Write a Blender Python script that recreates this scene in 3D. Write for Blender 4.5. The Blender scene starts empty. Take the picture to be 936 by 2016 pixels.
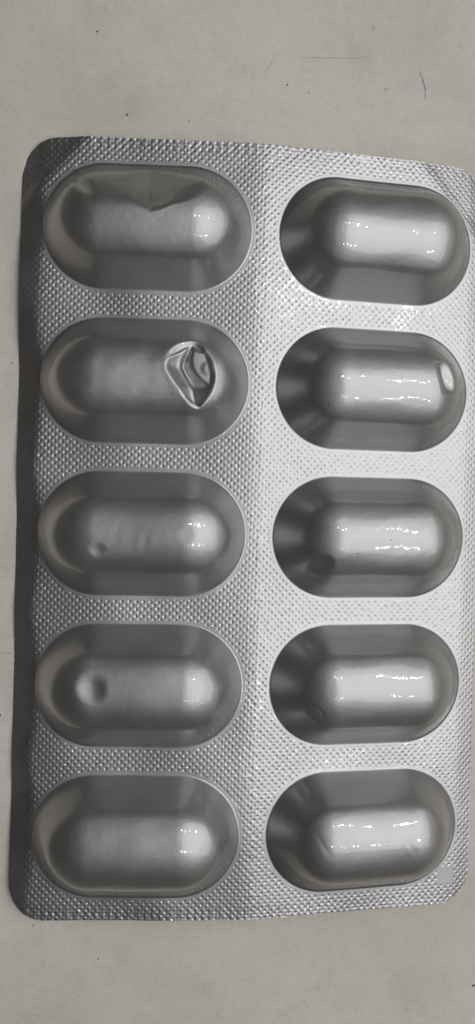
import bpy, math
import numpy as np
from mathutils import Matrix, Vector

S = 0.001                                   # the shapes below are worked out in millimetres
scene = bpy.context.scene
COL = scene.collection
rng = np.random.default_rng(7)

# ------------------------------------------------------------------ camera
CAM = np.array([-15.202, 2.564, 109.144])
RX, RY, RZ = -0.018, -0.116, 0.022
def rot(rx, ry, rz):
    c, s = math.cos, math.sin
    X = np.array([[1, 0, 0], [0, c(rx), -s(rx)], [0, s(rx), c(rx)]])
    Y = np.array([[c(ry), 0, s(ry)], [0, 1, 0], [-s(ry), 0, c(ry)]])
    Z = np.array([[c(rz), -s(rz), 0], [s(rz), c(rz), 0], [0, 0, 1]])
    return Z @ Y @ X
RM = rot(RX, RY, RZ)
cam = bpy.data.cameras.new('camera')
cam.sensor_fit = 'VERTICAL'; cam.sensor_height = 36.0; cam.lens = 36.0 * 1500 / 2016
cam.clip_start = 0.005; cam.clip_end = 20
cam.dof.use_dof = True; cam.dof.focus_distance = 0.106; cam.dof.aperture_fstop = 20
cam_o = bpy.data.objects.new('camera', cam); COL.objects.link(cam_o)
m = Matrix.Identity(4)
for i in range(3):
    for j in range(3): m[i][j] = float(RM[i, j])
    m[i][3] = float(CAM[i] * S)
cam_o.matrix_world = m
scene.camera = cam_o

# ------------------------------------------------------------------ world, lamps, exposure
W = bpy.data.worlds.new('World'); scene.world = W; W.use_nodes = True
bg = W.node_tree.nodes['Background']
bg.inputs['Color'].default_value = (1.0, 0.96, 0.92, 1); bg.inputs['Strength'].default_value = 0.03

def area(name, loc, target, sx, sy, power, color=(1, 1, 1), shape='RECTANGLE'):
    l = bpy.data.lights.new(name, 'AREA'); l.shape = shape; l.size = sx
    if shape in ('RECTANGLE', 'ELLIPSE'): l.size_y = sy
    l.energy = power; l.color = color
    o = bpy.data.objects.new(name, l); COL.objects.link(o)
    z = (Vector(loc) - Vector(target)).normalized()
    y = Vector((0, 1, 0)); x = y.cross(z).normalized(); y = z.cross(x)
    mm = Matrix((x, y, z)).transposed().to_4x4(); mm.translation = Vector(loc)
    o.matrix_world = mm
    return o
# the room's big soft ceiling light, up and to the right of the pack
area('ceiling_panel_light', (0.36, 0.05, 0.57), (0.0, 0, 0), 0.64, 0.82, 2.3, (1.0, 1.0, 0.985))
# the rest of the ceiling, much dimmer
area('ceiling_bounce_light', (0.15, 0.0, 0.95), (0, 0, 0), 0.9, 1.6, 0.5, (1.0, 0.93, 0.91))
# two rows of small LED spots set in the panel
for x in (0.045, 0.12, 0.21, 0.32):
    for y in (-0.19, 0.19):
        area('led_spot_light', (x, y + rng.uniform(-.015, .015), 0.56), (0, 0, 0), 0.016, 0.016, 0.053, (1, 1, 1), 'DISK')

scene.view_settings.view_transform = 'Standard'; scene.view_settings.look = 'None'
scene.view_settings.exposure = 0.15; scene.view_settings.gamma = 1.0
scene.view_settings.use_curve_mapping = False
scene.cycles.max_bounces = 10; scene.cycles.glossy_bounces = 8
scene.cycles.sample_clamp_indirect = 6.0

# ------------------------------------------------------------------ materials
def nodes(name):
    mt = bpy.data.materials.new(name); mt.use_nodes = True
    t = mt.node_tree; t.nodes.clear()
    out = t.nodes.new('ShaderNodeOutputMaterial'); b = t.nodes.new('ShaderNodeBsdfPrincipled')
    t.links.new(b.outputs[0], out.inputs[0])
    return mt, t, b
def N(t, kind, **kw):
    n = t.nodes.new(kind)
    for k, v in kw.items():
        if k in n.inputs: n.inputs[k].default_value = v
        else: setattr(n, k, v)
    return n
def ramp(t, fac, stops):
    r = t.nodes.new('ShaderNodeValToRGB'); e = r.color_ramp.elements
    e[0].position, e[0].color = stops[0][0], (*stops[0][1], 1)
    e[1].position, e[1].color = stops[-1][0], (*stops[-1][1], 1)
    for p, c in stops[1:-1]:
        q = e.new(p); q.color = (*c, 1)
    t.links.new(fac, r.inputs[0]); return r
def foil_mat(name, base, rough, coat, grain):
    mt, t, b = nodes(name)
    tc = N(t, 'ShaderNodeTexCoord')
    n1 = N(t, 'ShaderNodeTexNoise', Scale=260.0, Detail=4.0); t.links.new(tc.outputs['Object'], n1.inputs['Vector'])
    c = ramp(t, n1.outputs['Fac'], [(0.3, tuple(x * 0.93 for x in base)), (0.7, base)])
    # sparse scuffs (pale, dragged along the length) and pinprick specks
    mp = N(t, 'ShaderNodeMapping'); mp.inputs['Scale'].default_value = (1, 5, 5); mp.inputs['Rotation'].default_value = (0, 0, 0.25)
    t.links.new(tc.outputs['Object'], mp.inputs['Vector'])
    sn = N(t, 'ShaderNodeTexNoise', Scale=170.0, Detail=5.0, Roughness=0.7); t.links.new(mp.outputs[0], sn.inputs['Vector'])
    sr = ramp(t, sn.outputs['Fac'], [(0.63, (0, 0, 0)), (0.72, (0.5, 0.5, 0.5))])
    m1 = N(t, 'ShaderNodeMix', data_type='RGBA'); t.links.new(sr.outputs[0], m1.inputs[0])
    t.links.new(c.outputs[0], m1.inputs[6]); m1.inputs[7].default_value = (*[min(1, x * 1.35) for x in base], 1)
    vo = N(t, 'ShaderNodeTexVoronoi', Scale=420.0); t.links.new(tc.outputs['Object'], vo.inputs['Vector'])
    vr = ramp(t, vo.outputs['Distance'], [(0.0, (1, 1, 1)), (0.03, (1, 1, 1)), (0.06, (0, 0, 0))])
    pk = N(t, 'ShaderNodeSeparateColor'); t.links.new(vo.outputs['Color'], pk.inputs[0])
    gt = N(t, 'ShaderNodeMath', operation='GREATER_THAN'); gt.inputs[1].default_value = 0.8; t.links.new(pk.outputs[0], gt.inputs[0])
    mu = N(t, 'ShaderNodeMath', operation='MULTIPLY'); t.links.new(vr.outputs[0], mu.inputs[0]); t.links.new(gt.outputs[0], mu.inputs[1])
    m2 = N(t, 'ShaderNodeMix', data_type='RGBA'); t.links.new(mu.outputs[0], m2.inputs[0])
    t.links.new(m1.outputs[2], m2.inputs[6]); m2.inputs[7].default_value = (0.16, 0.15, 0.14, 1)
    t.links.new(m2.outputs[2], b.inputs['Base Color'])
    r = N(t, 'ShaderNodeMapRange'); r.inputs['To Min'].default_value = rough - 0.04; r.inputs['To Max'].default_value = rough + 0.05
    t.links.new(n1.outputs['Fac'], r.inputs['Value']); t.links.new(r.outputs[0], b.inputs['Roughness'])
    b.inputs['Metallic'].default_value = 1.0
    n2 = N(t, 'ShaderNodeTexNoise', Scale=2600.0, Detail=3.0); t.links.new(tc.outputs['Object'], n2.inputs['Vector'])
    bp = N(t, 'ShaderNodeBump', Strength=grain, Distance=0.00012); t.links.new(n2.outputs['Fac'], bp.inputs['Height'])
    t.links.new(bp.outputs[0], b.inputs['Normal'])
    n3 = N(t, 'ShaderNodeTexNoise', Scale=900.0, Detail=2.0); t.links.new(tc.outputs['Object'], n3.inputs['Vector'])
    bc = N(t, 'ShaderNodeBump', Strength=0.15, Distance=0.0002); t.links.new(n3.outputs['Fac'], bc.inputs['Height'])
    t.links.new(bc.outputs[0], b.inputs['Coat Normal'])
    b.inputs['Coat Weight'].default_value = coat; b.inputs['Coat Roughness'].default_value = 0.06; b.inputs['Coat IOR'].default_value = 1.52
    return mt
M_POCKET = foil_mat('matte_aluminium_film', (0.50, 0.493, 0.489), 0.50, 1.0, 0.12)
M_SHEET = foil_mat('embossed_aluminium_film', (0.515, 0.505, 0.515), 0.43, 0.7, 0.06)
M_LID = foil_mat('plain_aluminium_foil', (0.72, 0.72, 0.72), 0.30, 0.0, 0.05)

def table_mat():
    mt, t, b = nodes('worn_laminate')
    tc = N(t, 'ShaderNodeTexCoord')
    big = N(t, 'ShaderNodeTexNoise', Scale=26.0, Detail=5.0, Roughness=0.6); t.links.new(tc.outputs['Object'], big.inputs['Vector'])
    base = ramp(t, big.outputs['Fac'], [(0.3, (0.65, 0.63, 0.57)), (0.5, (0.76, 0.735, 0.68)), (0.72, (0.81, 0.78, 0.735))])
    # broad smudges: warmer, greener and duller patches left by wiping
    sm = N(t, 'ShaderNodeTexNoise', Scale=9.0, Detail=3.0, Roughness=0.55, Distortion=0.6); t.links.new(tc.outputs['Object'], sm.inputs['Vector'])
    smr = ramp(t, sm.outputs['Fac'], [(0.32, (0.88, 0.90, 0.86)), (0.48, (1, 1, 0.99)), (0.6, (1.0, 0.965, 0.95)), (0.72, (0.95, 0.95, 0.95))])
    md = N(t, 'ShaderNodeTexNoise', Scale=130.0, Detail=6.0, Roughness=0.65); t.links.new(tc.outputs['Object'], md.inputs['Vector'])
    mdr = ramp(t, md.outputs['Fac'], [(0.33, (0.90, 0.90, 0.885)), (0.5, (1, 1, 1)), (0.68, (1.0, 0.985, 0.975))])
    ma = N(t, 'ShaderNodeMix', data_type='RGBA', blend_type='MULTIPLY'); ma.inputs[0].default_value = 0.9
    t.links.new(base.outputs[0], ma.inputs[6]); t.links.new(smr.outputs[0], ma.inputs[7])
    mb = N(t, 'ShaderNodeMix', data_type='RGBA', blend_type='MULTIPLY'); mb.inputs[0].default_value = 0.8
    t.links.new(ma.outputs[2], mb.inputs[6]); t.links.new(mdr.outputs[0], mb.inputs[7])
    # fine grain of grime
    fine = N(t, 'ShaderNodeTexNoise', Scale=1500.0, Detail=6.0, Roughness=0.7); t.links.new(tc.outputs['Object'], fine.inputs['Vector'])
    fr = ramp(t, fine.outputs['Fac'], [(0.30, (0.86, 0.86, 0.85)), (0.55, (1, 1, 1))])
    mx = N(t, 'ShaderNodeMix', data_type='RGBA', blend_type='MULTIPLY'); mx.inputs[0].default_value = 0.75
    t.links.new(mb.outputs[2], mx.inputs[6]); t.links.new(fr.outputs[0], mx.inputs[7])
    # tiny dark dots
    vo = N(t, 'ShaderNodeTexVoronoi', Scale=230.0); t.links.new(tc.outputs['Object'], vo.inputs['Vector'])
    vr = ramp(t, vo.outputs['Distance'], [(0.0, (1, 1, 1)), (0.045, (1, 1, 1)), (0.075, (0, 0, 0))])
    pick = N(t, 'ShaderNodeSeparateColor'); t.links.new(vo.outputs['Color'], pick.inputs[0])
    gt = N(t, 'ShaderNodeMath', operation='GREATER_THAN'); gt.inputs[1].default_value = 0.86; t.links.new(pick.outputs[0], gt.inputs[0])
    mu = N(t, 'ShaderNodeMath', operation='MULTIPLY'); t.links.new(vr.outputs[0], mu.inputs[0]); t.links.new(gt.outputs[0], mu.inputs[1])
    mu2 = N(t, 'ShaderNodeMath', operation='MULTIPLY'); mu2.inputs[1].default_value = 0.3; t.links.new(mu.outputs[0], mu2.inputs[0])
    mx2 = N(t, 'ShaderNodeMix', data_type='RGBA'); t.links.new(mu2.outputs[0], mx2.inputs[0])
    t.links.new(mx.outputs[2], mx2.inputs[6]); mx2.inputs[7].default_value = (0.12, 0.11, 0.10, 1)
    # hair-thin scuffs
    mp = N(t, 'ShaderNodeMapping'); mp.inputs['Rotation'].default_value = (0, 0, 0.9); mp.inputs['Scale'].default_value = (1, 9, 1)
    t.links.new(tc.outputs['Object'], mp.inputs['Vector'])
    sc = N(t, 'ShaderNodeTexNoise', Scale=60.0, Detail=2.0); t.links.new(mp.outputs[0], sc.inputs['Vector'])
    sr = ramp(t, sc.outputs['Fac'], [(0.495, (1, 1, 1)), (0.5, (0.93, 0.93, 0.92)), (0.505, (1, 1, 1))])
    mx3 = N(t, 'ShaderNodeMix', data_type='RGBA', blend_type='MULTIPLY'); mx3.inputs[0].default_value = 0.6
    t.links.new(mx2.outputs[2], mx3.inputs[6]); t.links.new(sr.outputs[0], mx3.inputs[7])
    t.links.new(mx3.outputs[2], b.inputs['Base Color'])
    b.inputs['Roughness'].default_value = 0.5; b.inputs['Specular IOR Level'].default_value = 0.3
    bp = N(t, 'ShaderNodeBump', Strength=0.12, Distance=0.0003); t.links.new(fine.outputs['Fac'], bp.inputs['Height'])
    t.links.new(bp.outputs[0], b.inputs['Normal'])
    return mt
def plain_mat(name, col, rough):
    mt, t, b = nodes(name)
    tc = N(t, 'ShaderNodeTexCoord')
    n = N(t, 'ShaderNodeTexNoise', Scale=2500.0); t.links.new(tc.outputs['Object'], n.inputs['Vector'])
    c = ramp(t, n.outputs['Fac'], [(0.3, tuple(x * 0.7 for x in col)), (0.7, tuple(min(1, x * 1.25) for x in col))])
    t.links.new(c.outputs[0], b.inputs['Base Color']); b.inputs['Roughness'].default_value = rough
    return mt
M_TABLE = table_mat()

# ------------------------------------------------------------------ mesh helpers
def mesh_obj(name, verts, faces, mat, parent=None, smooth=True):
    """verts (n,3) in mm, faces (m,4) or (m,3) or a list of both arrays"""
    groups = [np.asarray(f, dtype=np.int32) for f in (faces if isinstance(faces, list) else [faces])]
    groups = [g for g in groups if len(g)]
    me = bpy.data.meshes.new(name)
    v = (np.asarray(verts) * S).astype(np.float32)
    me.vertices.add(len(v)); me.vertices.foreach_set('co', v.ravel())
    loops = np.concatenate([g.ravel() for g in groups])
    counts = np.concatenate([np.full(len(g), g.shape[1], np.int32) for g in groups])
    me.loops.add(len(loops)); me.loops.foreach_set('vertex_index', loops)
    me.polygons.add(len(counts))
    me.polygons.foreach_set('loop_start', np.concatenate([[0], np.cumsum(counts)[:-1]]).astype(np.int32))
    me.polygons.foreach_set('use_smooth', np.full(len(counts), smooth))
    me.update(calc_edges=True); me.validate()
    me.materials.append(mat)
    o = bpy.data.objects.new(name, me); COL.objects.link(o)
    if parent: o.parent = parent
    return o
def smooth01(a, b, x):
    t = np.clip((x - a) / (b - a), 0, 1); return t * t * (3 - 2 * t)
def smin(a, b, k):
    h = np.clip(0.5 + 0.5 * (b - a) / k, 0, 1)
    return b * (1 - h) + a * h - k * h * (1 - h)
def wavy(x, y, wl, seed, n=9):
    r = np.random.default_rng(seed); o = np.zeros_like(x)
    for _ in range(n):
        a = r.uniform(0, 2 * math.pi); k = 2 * math.pi / (wl * r.uniform(0.6, 1.7))
        o = o + np.sin(k * (x * math.cos(a) + y * math.sin(a)) + r.uniform(0, 6.28))
    return o / math.sqrt(n)

# ------------------------------------------------------------------ the table
TABLE_Z = -4.4
def on_table(px, py):
    d = RM @ np.array([(px - 468) / 1500, -(py - 1008) / 1500, -1.0])
    t = (TABLE_Z - CAM[2]) / d[2]
    return CAM + t * d
hx, hy, th, r = 320.0, 360.0, 18.0, 3.0
ring = lambda e, z: [(-hx + e, -hy + e, z), (hx - e, -hy + e, z), (hx - e, hy - e, z), (-hx + e, hy - e, z)]
tv, tf = [], []
prof = [(r, 0.0), (r * 0.3, -r * 0.3), (0, -r), (0, -th)]
for e, z in prof: tv += ring(e, TABLE_Z + z)
tf.append((0, 1, 2, 3))
for k in range(len(prof) - 1):
    for q in range(4): tf.append((k * 4 + q, (k + 1) * 4 + q, (k + 1) * 4 + (q + 1) % 4, k * 4 + (q + 1) % 4))
tf.append(tuple(reversed(range(len(tv) - 4, len(tv)))))
table = mesh_obj('table_top', tv, np.array(tf), M_TABLE, smooth=False)
table['kind'] = 'structure'

# ------------------------------------------------------------------ the bent card that everything follows
PHI = 0.075
UL, UR, V0, PITCH, HL, R = 16.083, 17.70, -2.563, 21.862, 14.967, 9.0
U0, U1, VB, VT, CR = -34.3, 35.1, -58.6, 53.8, 5.1
SEG = HL - R
POCKETS = [(c, i, (-UL if c == 'L' else UR), V0 + PITCH * (2 - i)) for c in 'LR' for i in range(5)]

def base_z(u, v):
    w = 1.3
    z = -math.sin(PHI) * (np.sqrt(u * u + w * w) - w)
    # left margin pressed down, unevenly along its length
    ub = -31.35 + 0.42 * np.cos(2 * math.pi * (v + 2.56) / 21.86) + 0.15 * np.sin(v * 0.61 + 1.0)
    sl = 0.56 - 0.34 * np.exp(-((v - 33) / 8) ** 2) - 0.30 * smooth01(-38, -52, v) - 0.2 * smooth01(40, 50, v)
    d = ub - u
    z = z - sl * 0.5 * (d + np.sqrt(d * d + 0.7 ** 2)) * smooth01(-26, -30.5, u)
    # top left corner turned down
    d = 8.0 - (0.80 * (u + 34.3) + 0.72 * (53.8 - v))
    z = z - 0.20 * 0.5 * (d + np.sqrt(d * d + 0.5)) * smooth01(-0.5, 2.0, d)
    # right margin and top right corner
    d = u - 32.6
    z = z - 0.16 * 0.5 * (d + np.sqrt(d * d + 0.4)) * smooth01(29.5, 32, u)
    d = 9.0 - (0.75 * (35.1 - u) + 0.66 * (53.8 - v))
    z = z - 0.12 * 0.5 * (d + np.sqrt(d * d + 0.8)) * smooth01(-0.5, 2.5, d)
    # gentle buckling of the film
    z = z + 0.085 * wavy(u, v, 19, 3) + 0.012 * wavy(u, v, 6, 4)
    return z
def surf(u, v, h):
    e = 0.05
    z = base_z(u, v)
    zu = (base_z(u + e, v) - base_z(u - e, v)) / (2 * e); zv = (base_z(u, v + e) - base_z(u, v - e)) / (2 * e)
    n = np.stack([-zu, -zv, np.ones_like(u)], -1); n /= np.linalg.norm(n, axis=-1, keepdims=True)
    P = np.stack([u * math.cos(PHI), v, z], -1)
    return P + n * np.asarray(h)[..., None]
def sd_card(u, v):
    cx, cy = (U0 + U1) / 2, (VB + VT) / 2
    qx = np.abs(u - cx) - (U1 - U0) / 2 + CR; qy = np.abs(v - cy) - (VT - VB) / 2 + CR
    return np.hypot(np.maximum(qx, 0), np.maximum(qy, 0)) + np.minimum(np.maximum(qx, qy), 0) - CR
def d_pockets(u, v):
    d = np.full(u.shape, 1e3)
    for c, i, uc, vc in POCKETS:
        d = np.minimum(d, np.hypot(np.maximum(np.abs(u - uc) - SEG, 0), v - vc))
    return d

pack = bpy.data.objects.new('blister_pack', None); COL.objects.link(pack)
pack.empty_display_size = 0.02
pack['label'] = 'silver aluminium blister pack of ten capsule shaped pockets lying on the table'
pack['category'] = 'blister pack'

# embossed sheet: one fine grid, pits pressed in a staggered lattice
G = 0.092
nu = int(round((U1 - U0) / G)); nv = int(round((VT - VB) / G))
uu, vv = np.meshgrid(np.linspace(U0, U1, nu + 1), np.linspace(VB, VT, nv + 1), indexing='ij')
ca, sa = math.cos(0.012), math.sin(0.012)
ru, rv = uu * ca - vv * sa, uu * sa + vv * ca
def pits(ru, rv, pitch, off, sig, seed):
    out = np.zeros_like(ru)
    for k, (ox, oy) in enumerate(((0, 0), (0.5, 0.5))):
        a = ru / pitch + ox + off[0]; b = rv / pitch + oy + off[1]
        ia, ib = np.round(a).astype(int), np.round(b).astype(int)
        r_ = np.random.default_rng(seed + k)
        T = r_.uniform(0.72, 1.2, (160, 160)); JX = r_.uniform(-0.05, 0.05, (160, 160)); JY = r_.uniform(-0.05, 0.05, (160, 160))
        ii, jj = ia % 160, ib % 160
        dx = (a - ia - JX[ii, jj]) * pitch; dy = (b - ib - JY[ii, jj]) * pitch
        out += T[ii, jj] * np.exp(-((dx * dx + dy * dy) / (sig * sig)) ** 1.5)
    return out
dp = d_pockets(uu, vv)
sdc = sd_card(uu, vv)
fade = smooth01(R + 0.14, R + 0.38, dp)
patch = smooth01(1.25, 1.55, np.maximum(np.abs(uu - 31.2), np.abs(vv + 54.3)))
PIT = pits(ru, rv, 1.03, (0.1, 0.2), 0.18, 11)
H = -0.058 * PIT * fade * (0.45 + 0.55 * smooth01(-32.2, -30.5, uu)) * patch - 0.008 * (1 - smooth01(0.5, 1.7, np.maximum(np.abs(uu - 31.2), np.abs(vv + 54.3))))
# cut edges at the top and bottom are crimped a second time
edge = np.maximum(smooth01(VT - 2.0, VT - 1.3, vv), smooth01(VB + 2.0, VB + 1.3, vv))
H += -0.02 * edge * pits(ru, rv, 0.86, (0.3, 0.37), 0.22, 31) * fade
H += 0.014 * edge * np.sin(uu * 5.1 + 1.3 * np.sin(uu * 0.9))
# the fold: crumpled line a little right of the middle
fold = np.exp(-((uu - 0.7 - 0.25 * np.sin(vv * 0.4)) / 0.75) ** 2) * fade
H += fold * (0.009 * wavy(uu, vv, 0.9, 21) + 0.008 * wavy(uu, vv, 1.7, 22))
H += 0.012 * np.exp(-((uu - 0.9) / 0.4) ** 2) * fade
# crinkle along the bend of the left margin
H += np.exp(-((uu + 31.4) / 0.8) ** 2) * 0.012 * wavy(uu, vv, 1.1, 23) * fade
XYZ_u, XYZ_v = uu.copy(), vv.copy()
inside = sdc < 1e-4
# pull the outer corner vertices on to the rounded outline
out = ~inside
cx, cy = (U0 + U1) / 2, (VB + VT) / 2
qx = np.abs(uu - cx) - (U1 - U0) / 2 + CR; qy = np.abs(vv - cy) - (VT - VB) / 2 + CR
ln = np.hypot(np.maximum(qx, 1e-9), np.maximum(qy, 1e-9))
su = np.sign(uu - cx) * ((U1 - U0) / 2 - CR + qx / ln * CR) + cx
sv = np.sign(vv - cy) * ((VT - VB) / 2 - CR + qy / ln * CR) + cy
XYZ_u[out] = su[out]; XYZ_v[out] = sv[out]
P = surf(XYZ_u, XYZ_v, H)
idx = np.arange((nu + 1) * (nv + 1)).reshape(nu + 1, nv + 1)
hole = dp < R + 0.12
ok_v = inside
cell_in = ok_v[:-1, :-1] | ok_v[1:, :-1] | ok_v[1:, 1:] | ok_v[:-1, 1:]
cell_hole = hole[:-1, :-1] & hole[1:, :-1] & hole[1:, 1:] & hole[:-1, 1:]
keep = cell_in & ~cell_hole
F = np.stack([idx[:-1, :-1][keep], idx[1:, :-1][keep], idx[1:, 1:][keep], idx[:-1, 1:][keep]], 1)
used = np.unique(F); remap = np.full(idx.size, -1, np.int64); remap[used] = np.arange(len(used))
mesh_obj('embossed_sheet', P.reshape(-1, 3)[used], remap[F], M_SHEET, pack)

# lidding foil under it, with the cut edge turned up to the sheet
def outline(n=40):
    pts = []
    for (sx, sy, a0) in ((1, 1, 0), (-1, 1, 90), (-1, -1, 180), (1, -1, 270)):
        ox, oy = cx + sx * ((U1 - U0) / 2 - CR), cy + sy * ((VT - VB) / 2 - CR)
        for k in range(n + 1):
            a = math.radians(a0 + 90 * k / n); pts.append((ox + CR * math.cos(a), oy + CR * math.sin(a)))
    res = []
    for a, b in zip(pts, pts[1:] + pts[:1]):
        L = math.hypot(b[0] - a[0], b[1] - a[1]); k = max(1, int(L / 0.8))
        for q in range(k): res.append((a[0] + (b[0] - a[0]) * q / k, a[1] + (b[1] - a[1]) * q / k))
    return np.array(res)
ol = outline(); no = len(ol); rings = []
for s_, h_ in ((1, -0.02), (1, -0.16), (0.985, -0.17), (0.8, -0.17), (0.6, -0.17), (0.4, -0.17), (0.2, -0.17), (0.02, -0.17)):
    a = cx + (ol[:, 0] - cx) * s_; b = cy + (ol[:, 1] - cy) * s_
    rings.append(surf(a, b, np.full(no, h_)))
lf = []
ar = np.arange(no)
for k in range(len(rings) - 1):
    lf.append(np.stack([k * no + ar, k * no + (ar + 1) % no, (k + 1) * no + (ar + 1) % no, (k + 1) * no + ar], 1)[:, ::-1])
mesh_obj('lidding_foil', np.concatenate(rings), np.concatenate(lf), M_LID, pack)

# ------------------------------------------------------------------ pockets
def dome_profile(KINK, RD, wall, foot):
    d = np.linspace(0, R + 0.9, 2200)
    ang = np.where(d < KINK, np.degrees(np.arcsin(np.clip(d / RD, 0, 1))), wall)
    ang = np.where(d > 7.0, foot, ang)
    k = np.ones(241) / 241; pad = np.pad(ang, 120, mode='edge'); ang = np.convolve(pad, k, mode='valid')
    ang = ang * np.clip((R - d) / 0.35, 0, 1) ** 0.7
    t = np.tan(np.radians(ang)); h = np.concatenate([[0], np.cumsum((t[1:] + t[:-1]) / 2 * np.diff(d))])
    return d, h[-1] - h
PD, PH = dome_profile(5.3, 8.5, 54.5, 57.0)           # long sides
_, PE = dome_profile(5.2, 8.4, 47.0, 48.0)            # shallower rounded ends
_, PS = dome_profile(5.8, 9.5, 56.5, 58.0)            # steeper ends of the left column
H0 = PH[0]; PE = PE * H0 / PE[0]; PS = PS * H0 / PS[0]

DENT = np.array([(6.8, 5.45), (4.5, 4.75), (2.95, 2.9), (2.9, 0.95), (3.57, -0.55), (5.01, -2.38), (6.22, -3.87), (7.76, -4.65),
                 (9.03, -3.8), (10.06, -2.24), (10.43, -0.35), (10.09, 1.75), (9.5, 3.2), (8.5, 4.85)])
def smooth_poly(p, n=3):
    for _ in range(n):
        q = np.roll(p, -1, 0); a = 0.75 * p + 0.25 * q; b = 0.25 * p + 0.75 * q
        p = np.stack([a, b], 1).reshape(-1, 2)
    return p
def poly_sd(p, q, poly):
    best = np.full(p.shape, 1e9); ins = np.zeros(p.shape, bool)
    for (ax, ay), (bx, by) in zip(poly, np.roll(poly, -1, 0)):
        ex, ey = bx - ax, by - ay
        t = np.clip(((p - ax) * ex + (q - ay) * ey) / (ex * ex + ey * ey), 0, 1)
        best = np.minimum(best, np.hypot(p - ax - t * ex, q - ay - t * ey))
        c = ((ay > q) != (by > q)); xi = ax + (q - ay) / np.where(abs(ey) < 1e-9, 1e-9, ey) * ex
        ins ^= c & (p < xi)
    return np.where(ins, best, -best)
def crater(p, q, h, x, y, rad, depth, lip=0.06, sx=1.0):
    r_ = np.hypot((p - x) / sx, q - y) / rad
    return h - depth * np.where(r_ < 1, (1 - r_ ** 2) ** 2, 0) + lip * np.exp(-((r_ - 1.08) / 0.22) ** 2)

def dent_L1(p, q, h):
    # upper side crushed in: two facets that meet in a valley under the crease
    x = np.sqrt((p - 0.6) ** 2 + 0.12) - 0.2
    qc = -0.45 + np.where(p < 0.6, 2.1 * (1 - np.exp(-x / 2.6)), 0.43 * x) + 0.04 * np.sin(p * 2.2)
    cut = H0 + 0.10 - 0.68 * (q - qc)
    h2 = smin(h, -smin(-cut, -0.42 * h, 0.5), 0.35 + 0.7 * smooth01(-0.5, -5.0, p) + 0.3 * smooth01(3, 7, p) + 0.4 * smooth01(2.0, 5.0, q - qc))
    w = smooth01(R, R - 1.2, np.hypot(np.maximum(np.abs(p) - SEG, 0), q))
    h = h * (1 - w) + h2 * w
    h = h + 0.02 * np.exp(-((q - qc + 0.15) / 0.25) ** 2) * smooth01(0.3, 1.5, p) * smooth01(7.5, 5.5, p)
    # fold at the upper left
    s = (p + 8.9) * 0.80 + (q - 4.4) * 0.60; t = -(p + 8.9) * 0.60 + (q - 4.4) * 0.80
    h = h - 0.75 * np.exp(-(s / 0.8) ** 2 - (t / 2.3) ** 2)
    return h
RIDGE = np.array([(-4.7, 7.7), (-4.13, 7.62), (-1.67, 6.98), (-0.51, 6.13), (1.22, 5.04), (2.28, 5.25), (4.2, 6.27), (4.9, 6.9)])
WIDTH = np.array([(-4.7, 0.5), (-3.7, 1.2), (-1.1, 2.7), (0.05, 2.0), (1.7, 1.8), (3.2, 1.2), (4.3, 1.0), (4.9, 0.6)])
def dent_L2(p, q, h):
    poly = smooth_poly(DENT)
    sd = poly_sd(p, q, poly)
    k = np.ones(31) / 31
    qs = np.linspace(-5.2, 5.4, 400)
    pr = np.convolve(np.pad(np.interp(qs, RIDGE[:, 0], RIDGE[:, 1]), 15, mode='edge'), k, 'valid')
    wd = np.convolve(np.pad(np.interp(qs, WIDTH[:, 0], WIDTH[:, 1]), 15, mode='edge'), k, 'valid')
    pr_, wd_ = np.interp(q, qs, pr), np.interp(q, qs, wd)
    s = p - pr_
    left = 5.4 + 0.74 * np.clip(-s, 0, 3) + 0.12 * np.exp(-(s / 0.3) ** 2)
    floor = 5.65 - 0.82 * 0.5 * (wd_ - s + np.sqrt((wd_ - s) ** 2 + 0.04)) - 0.05 * np.clip(s - wd_, 0, 4)
    t = smooth01(0.0, 0.65, s)
    tgt = left * (1 - t) + floor * t
    rr = np.hypot(p - 9.15, q - 1.1)
    tgt = tgt + 0.12 * smooth01(1.2, 0.4, rr) * smooth01(-0.3, 0.7, s - wd_ + 0.4)
    # never above the uncrushed dome
    tgt = np.minimum(tgt, h - 0.6 * smooth01(0.0, 1.3, sd) * smooth01(1.5, 3.5, q))
    w = smooth01(-0.12, 1.0, sd)
    o = h * (1 - w) + tgt * w
    return o + 0.02 * np.exp(-((sd - 0.05) / 0.3) ** 2)
def dent_L3(p, q, h):
    h = crater(p, q, h, -5.6, -2.0, 1.3, 0.12, 0.0)
    h = crater(p, q, h, 6.7, 0.3, 1.4, 0.06, 0.0)
    return h + 0.008 * np.exp(-(q / 2.2) ** 2) * np.exp(-((p + 0.5) / 3.5) ** 2) * wavy(p, q * 0.35, 1.4, 41)
def dent_L4(p, q, h): return crater(p, q, h, -5.9, 1.3, 2.5, 0.47, 0.0)
def dent_R2(p, q, h):
    x, y = p - 7.9, q - 1.3
    s = x * 0.966 + y * 0.259; t = -x * 0.259 + y * 0.966
    side = smooth01(-1.0, 0.15, s) * (1 - smooth01(0.1, 2.3, s))
    h = h - 1.0 * side * np.clip(1 - (t / 2.4) ** 2, 0, 1) ** 0.8
    return h
def dent_R3(p, q, h): return crater(p, q, h, -9.0, -3.8, 1.8, 0.50, 0.0)
def dent_R4(p, q, h):
    rr = np.hypot(p + 10.0, q + 3.0)
    return h - 0.05 * np.exp(-((rr - 1.3) / 0.22) ** 2) * smooth01(-0.6, 0.6, p + 10.0 + (q + 3.0)) - 0.02 * np.exp(-((rr - 0.6) / 0.3) ** 2)
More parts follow.
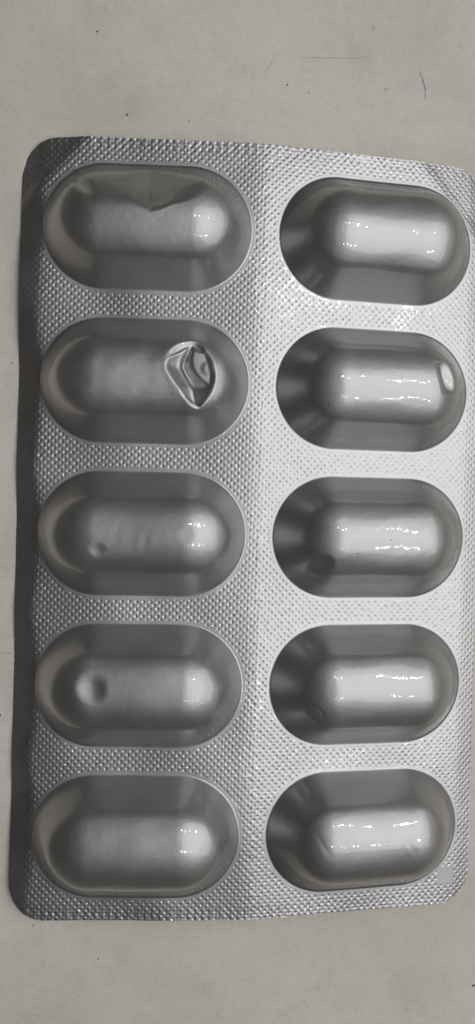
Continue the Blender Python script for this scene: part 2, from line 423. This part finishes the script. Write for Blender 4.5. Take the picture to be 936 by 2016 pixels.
def dent_R5(p, q, h):
    s = p * 0.80 + q * 0.60 - 4.0
    h = h + 0.024 * np.sin(s * 4.6) * np.exp(-((p - 4.6) / 1.7) ** 2 - ((q - 0.8) / 1.8) ** 2)
    s = p * 0.85 + q * 0.52 + 6.3
    return h - 0.045 * np.exp(-(s / 0.38) ** 2 - ((q - 0.9) / 1.7) ** 2)
def dent_R1(p, q, h):
    d = np.hypot(np.maximum(np.abs(p) - SEG, 0), q)
    h = h - 0.10 * np.exp(-((d - 7.3) / 0.35) ** 2) * smooth01(0.0, 2.5, q) * smooth01(-8, -4, p)
    s = (p - 11.6) * 0.97 + (q - 0.3) * 0.24
    return h - 0.10 * np.exp(-(s / 0.35) ** 2) * np.exp(-((q - 0.3) / 2.6) ** 2)
DENTS = {('L', 0): (dent_L1, 'pocket with its upper side crushed in to a V crease'),
         ('L', 1): (dent_L2, 'pocket with a big ear shaped dent at its right end'),
         ('L', 2): (dent_L3, 'pocket with a tiny dimple low on its left'),
         ('L', 3): (dent_L4, 'pocket with a round thumbprint crater on its left'),
         ('L', 4): (None, None),
         ('R', 0): (dent_R1, None),
         ('R', 1): (dent_R2, 'pocket with a short slit dent at its right end'),
         ('R', 2): (dent_R3, 'pocket with a round dimple on its lower left shoulder'),
         ('R', 3): (dent_R4, None),
         ('R', 4): (dent_R5, 'pocket with fine diagonal wrinkles along its top')}

def build_pocket(c, i, uc, vc):
    fine = (c, i) in (('L', 0), ('L', 1))
    NA, NR = (360, 150) if fine else (224, 96)
    # rings from the flange edge in to the long axis; straight sides keep evenly spaced points
    peri = 4 * SEG + 2 * math.pi * R
    s = np.arange(NA) / NA * peri
    x = np.zeros(NA); y = np.zeros(NA); nx = np.zeros(NA); ny = np.zeros(NA)
    a0, L, A = 0.0, 2 * SEG, math.pi * R
    for k in range(NA):
        t = s[k]
        if t < A: a = -math.pi / 2 + t / R; x[k], nx[k], ny[k] = SEG, math.cos(a), math.sin(a)
        elif t < A + L: x[k], nx[k], ny[k] = SEG - (t - A), 0, 1
        elif t < 2 * A + L: a = math.pi / 2 + (t - A - L) / R; x[k], nx[k], ny[k] = -SEG, math.cos(a), math.sin(a)
        else: x[k], nx[k], ny[k] = -SEG + (t - 2 * A - L), 0, -1
    dd = np.concatenate([[R + 0.42, R + 0.38], np.linspace(R + 0.34, R - 0.7, 16), np.linspace(R - 0.85, 0.0, NR)])
    p = x[None, :] + nx[None, :] * dd[:, None]; q = ny[None, :] * dd[:, None]
    # shrink the core segment towards the middle on the inner rings so the cap closes in one point
    tt = np.clip(dd / 2.2, 0, 1)[:, None]; p = np.where(dd[:, None] < 2.2, (x * (0.0 + tt ** 0.8))[:] + nx * dd[:, None], p)
    d = np.hypot(np.maximum(np.abs(p) - SEG, 0), q)
    e = (np.maximum(np.abs(p) - SEG, 0) / np.maximum(d, 1e-6)) ** 2
    h = np.interp(d, PD, PH) * (1 - e) + np.interp(d, PD, PS if c == 'L' else PE) * e
    fn, _ = DENTS[(c, i)]
    if fn: h = fn(p, q, h)
    seed = 100 + i + (50 if c == 'R' else 0)
    body = smooth01(R, R - 1.5, d)
    h = h + body * (0.016 * wavy(p, q, 4.5, seed) + 0.003 * wavy(p, q, 1.3, seed + 1))
    h = h + 0.003
    h[0] = -0.004
    V = surf(uc + p, vc + q, h)
    nr = len(dd)
    V = V.reshape(-1, 3)
    ar = np.arange(NA); f = []
    for k in range(nr - 1):
        f.append(np.stack([k * NA + ar, k * NA + (ar + 1) % NA, (k + 1) * NA + (ar + 1) % NA, (k + 1) * NA + ar], 1))
    f = np.concatenate(f)
    # last ring is degenerate: weld it to one vertex
    last = (nr - 1) * NA
    quads = f[:-NA]; k = nr - 2
    tris = np.stack([k * NA + ar, k * NA + (ar + 1) % NA, np.full(NA, last)], 1)
    V = V[:last + 1]
    o = mesh_obj('pocket', V, [quads, tris], M_POCKET, pack)
    o.data.materials.append(M_SHEET)                    # the flat flange round the rim belongs to the sheet's side of the film
    mi = np.zeros(len(o.data.polygons), np.int32); mi[:NA * 8] = 1
    o.data.polygons.foreach_set('material_index', mi)
    if DENTS[(c, i)][1]: o['label'] = DENTS[(c, i)][1]
    return o
for c, i, uc, vc in POCKETS: build_pocket(c, i, uc, vc)

# ------------------------------------------------------------------ marks and dust on the table
M_INK = plain_mat('violet_ink', (0.20, 0.19, 0.36), 0.5)
M_SCR = plain_mat('scratch_grime', (0.36, 0.34, 0.30), 0.7)
M_DUST = plain_mat('dark_dust', (0.07, 0.05, 0.05), 0.8)
def stroke(name, px, width, mat):
    """thin flat mark along a list of points on the table, tapered at both ends"""
    pts = np.array([on_table(*q)[:2] for q in px])
    t = np.linspace(0, 1, len(pts)); T = np.linspace(0, 1, 30)
    xy = np.stack([np.interp(T, t, pts[:, 0]), np.interp(T, t, pts[:, 1])], 1)
    for _ in range(6): xy[1:-1] = (xy[:-2] + xy[1:-1] + xy[2:]) / 3
    tg = np.gradient(xy, axis=0); tg /= np.linalg.norm(tg, axis=1, keepdims=True)
    nrm = np.stack([-tg[:, 1], tg[:, 0]], 1)
    w = width * (0.25 + 0.75 * np.sin(np.pi * T) ** 0.6) * (0.8 + 0.3 * np.sin(T * 23))
    z = np.full(30, TABLE_Z + 0.012)
    a = np.column_stack([xy + nrm * w[:, None] / 2, z]); b = np.column_stack([xy - nrm * w[:, None] / 2, z])
    V = np.concatenate([a, b]); k = np.arange(29)
    F = np.stack([k + 30, k + 31, k + 1, k], 1)
    return mesh_obj(name, V, F, mat, table)
stroke('pen_mark', [(827, 141), (833, 158), (838, 178), (837, 197)], 0.20, M_INK)
stroke('scratch', [(592, 113), (640, 114), (720, 115)], 0.09, M_SCR)
stroke('scratch', [(540, 114), (533, 128), (526, 140)], 0.10, M_SCR)
stroke('scratch', [(0, 1284), (14, 1286), (27, 1287)], 0.08, M_SCR)

def dust(px, py, rx, ry, ang, seed, label):
    c = on_table(px, py); r_ = np.random.default_rng(seed); n, mlev = 10, 4
    V = []
    for l in range(mlev):
        f = math.cos(l / mlev * math.pi / 2)
        for k in range(n):
            a = 2 * math.pi * k / n; j = r_.uniform(0.75, 1.2)
            x, y = rx * f * j * math.cos(a), ry * f * j * math.sin(a)
            V.append((x * math.cos(ang) - y * math.sin(ang), x * math.sin(ang) + y * math.cos(ang), 0.8 * min(rx, ry) * math.sin(l / mlev * math.pi / 2)))
    V.append((0, 0, 0.8 * min(rx, ry)))
    q = []
    for l in range(mlev - 1):
        for k in range(n): q.append((l * n + k, l * n + (k + 1) % n, (l + 1) * n + (k + 1) % n, (l + 1) * n + k))
    t = [((mlev - 1) * n + k, (mlev - 1) * n + (k + 1) % n, mlev * n) for k in range(n)]
    o = mesh_obj('dust_speck', np.array(V), [np.array(q), np.array(t)], M_DUST)
    o.location = (c[0] * S, c[1] * S, TABLE_Z * S - 0.00001)
    o['label'] = label; o['category'] = 'dust speck'; o['group'] = 'dark specks of dust on the table'
dust(566, 167, 0.17, 0.13, 1.2, 1, 'darkest tiny speck on the table between the pen mark and the pack')
dust(251, 226, 0.20, 0.15, 0.3, 2, 'brownish black speck on the table just above the crushed pocket corner')
dust(373, 239, 0.13, 0.09, 1.5, 3, 'thin upright dark speck closest above the top edge of the pack')
dust(192, 62, 0.17, 0.12, 1.0, 4, 'faint dark speck at the upper left of the table')
dust(24, 714, 0.11, 0.08, 0.2, 5, 'pinhead speck beside the left edge near the ear dented pocket')
dust(0, 1408, 0.20, 0.24, 0.2, 6, 'dark speck cut by the left edge of the view')
dust(608, 182, 0.12, 0.10, 0.2, 7, 'small faint speck just below and right of the darkest speck')
dust(760, 176, 0.13, 0.09, 0.8, 8, 'small grey speck left of the violet pen mark')
dust(933, 1940, 0.32, 0.15, 0.5, 9, 'brown crumb at the lower right edge of the view')
dust(194, 1887, 0.12, 0.10, 0.5, 10, 'lone small speck on the table below the pack')
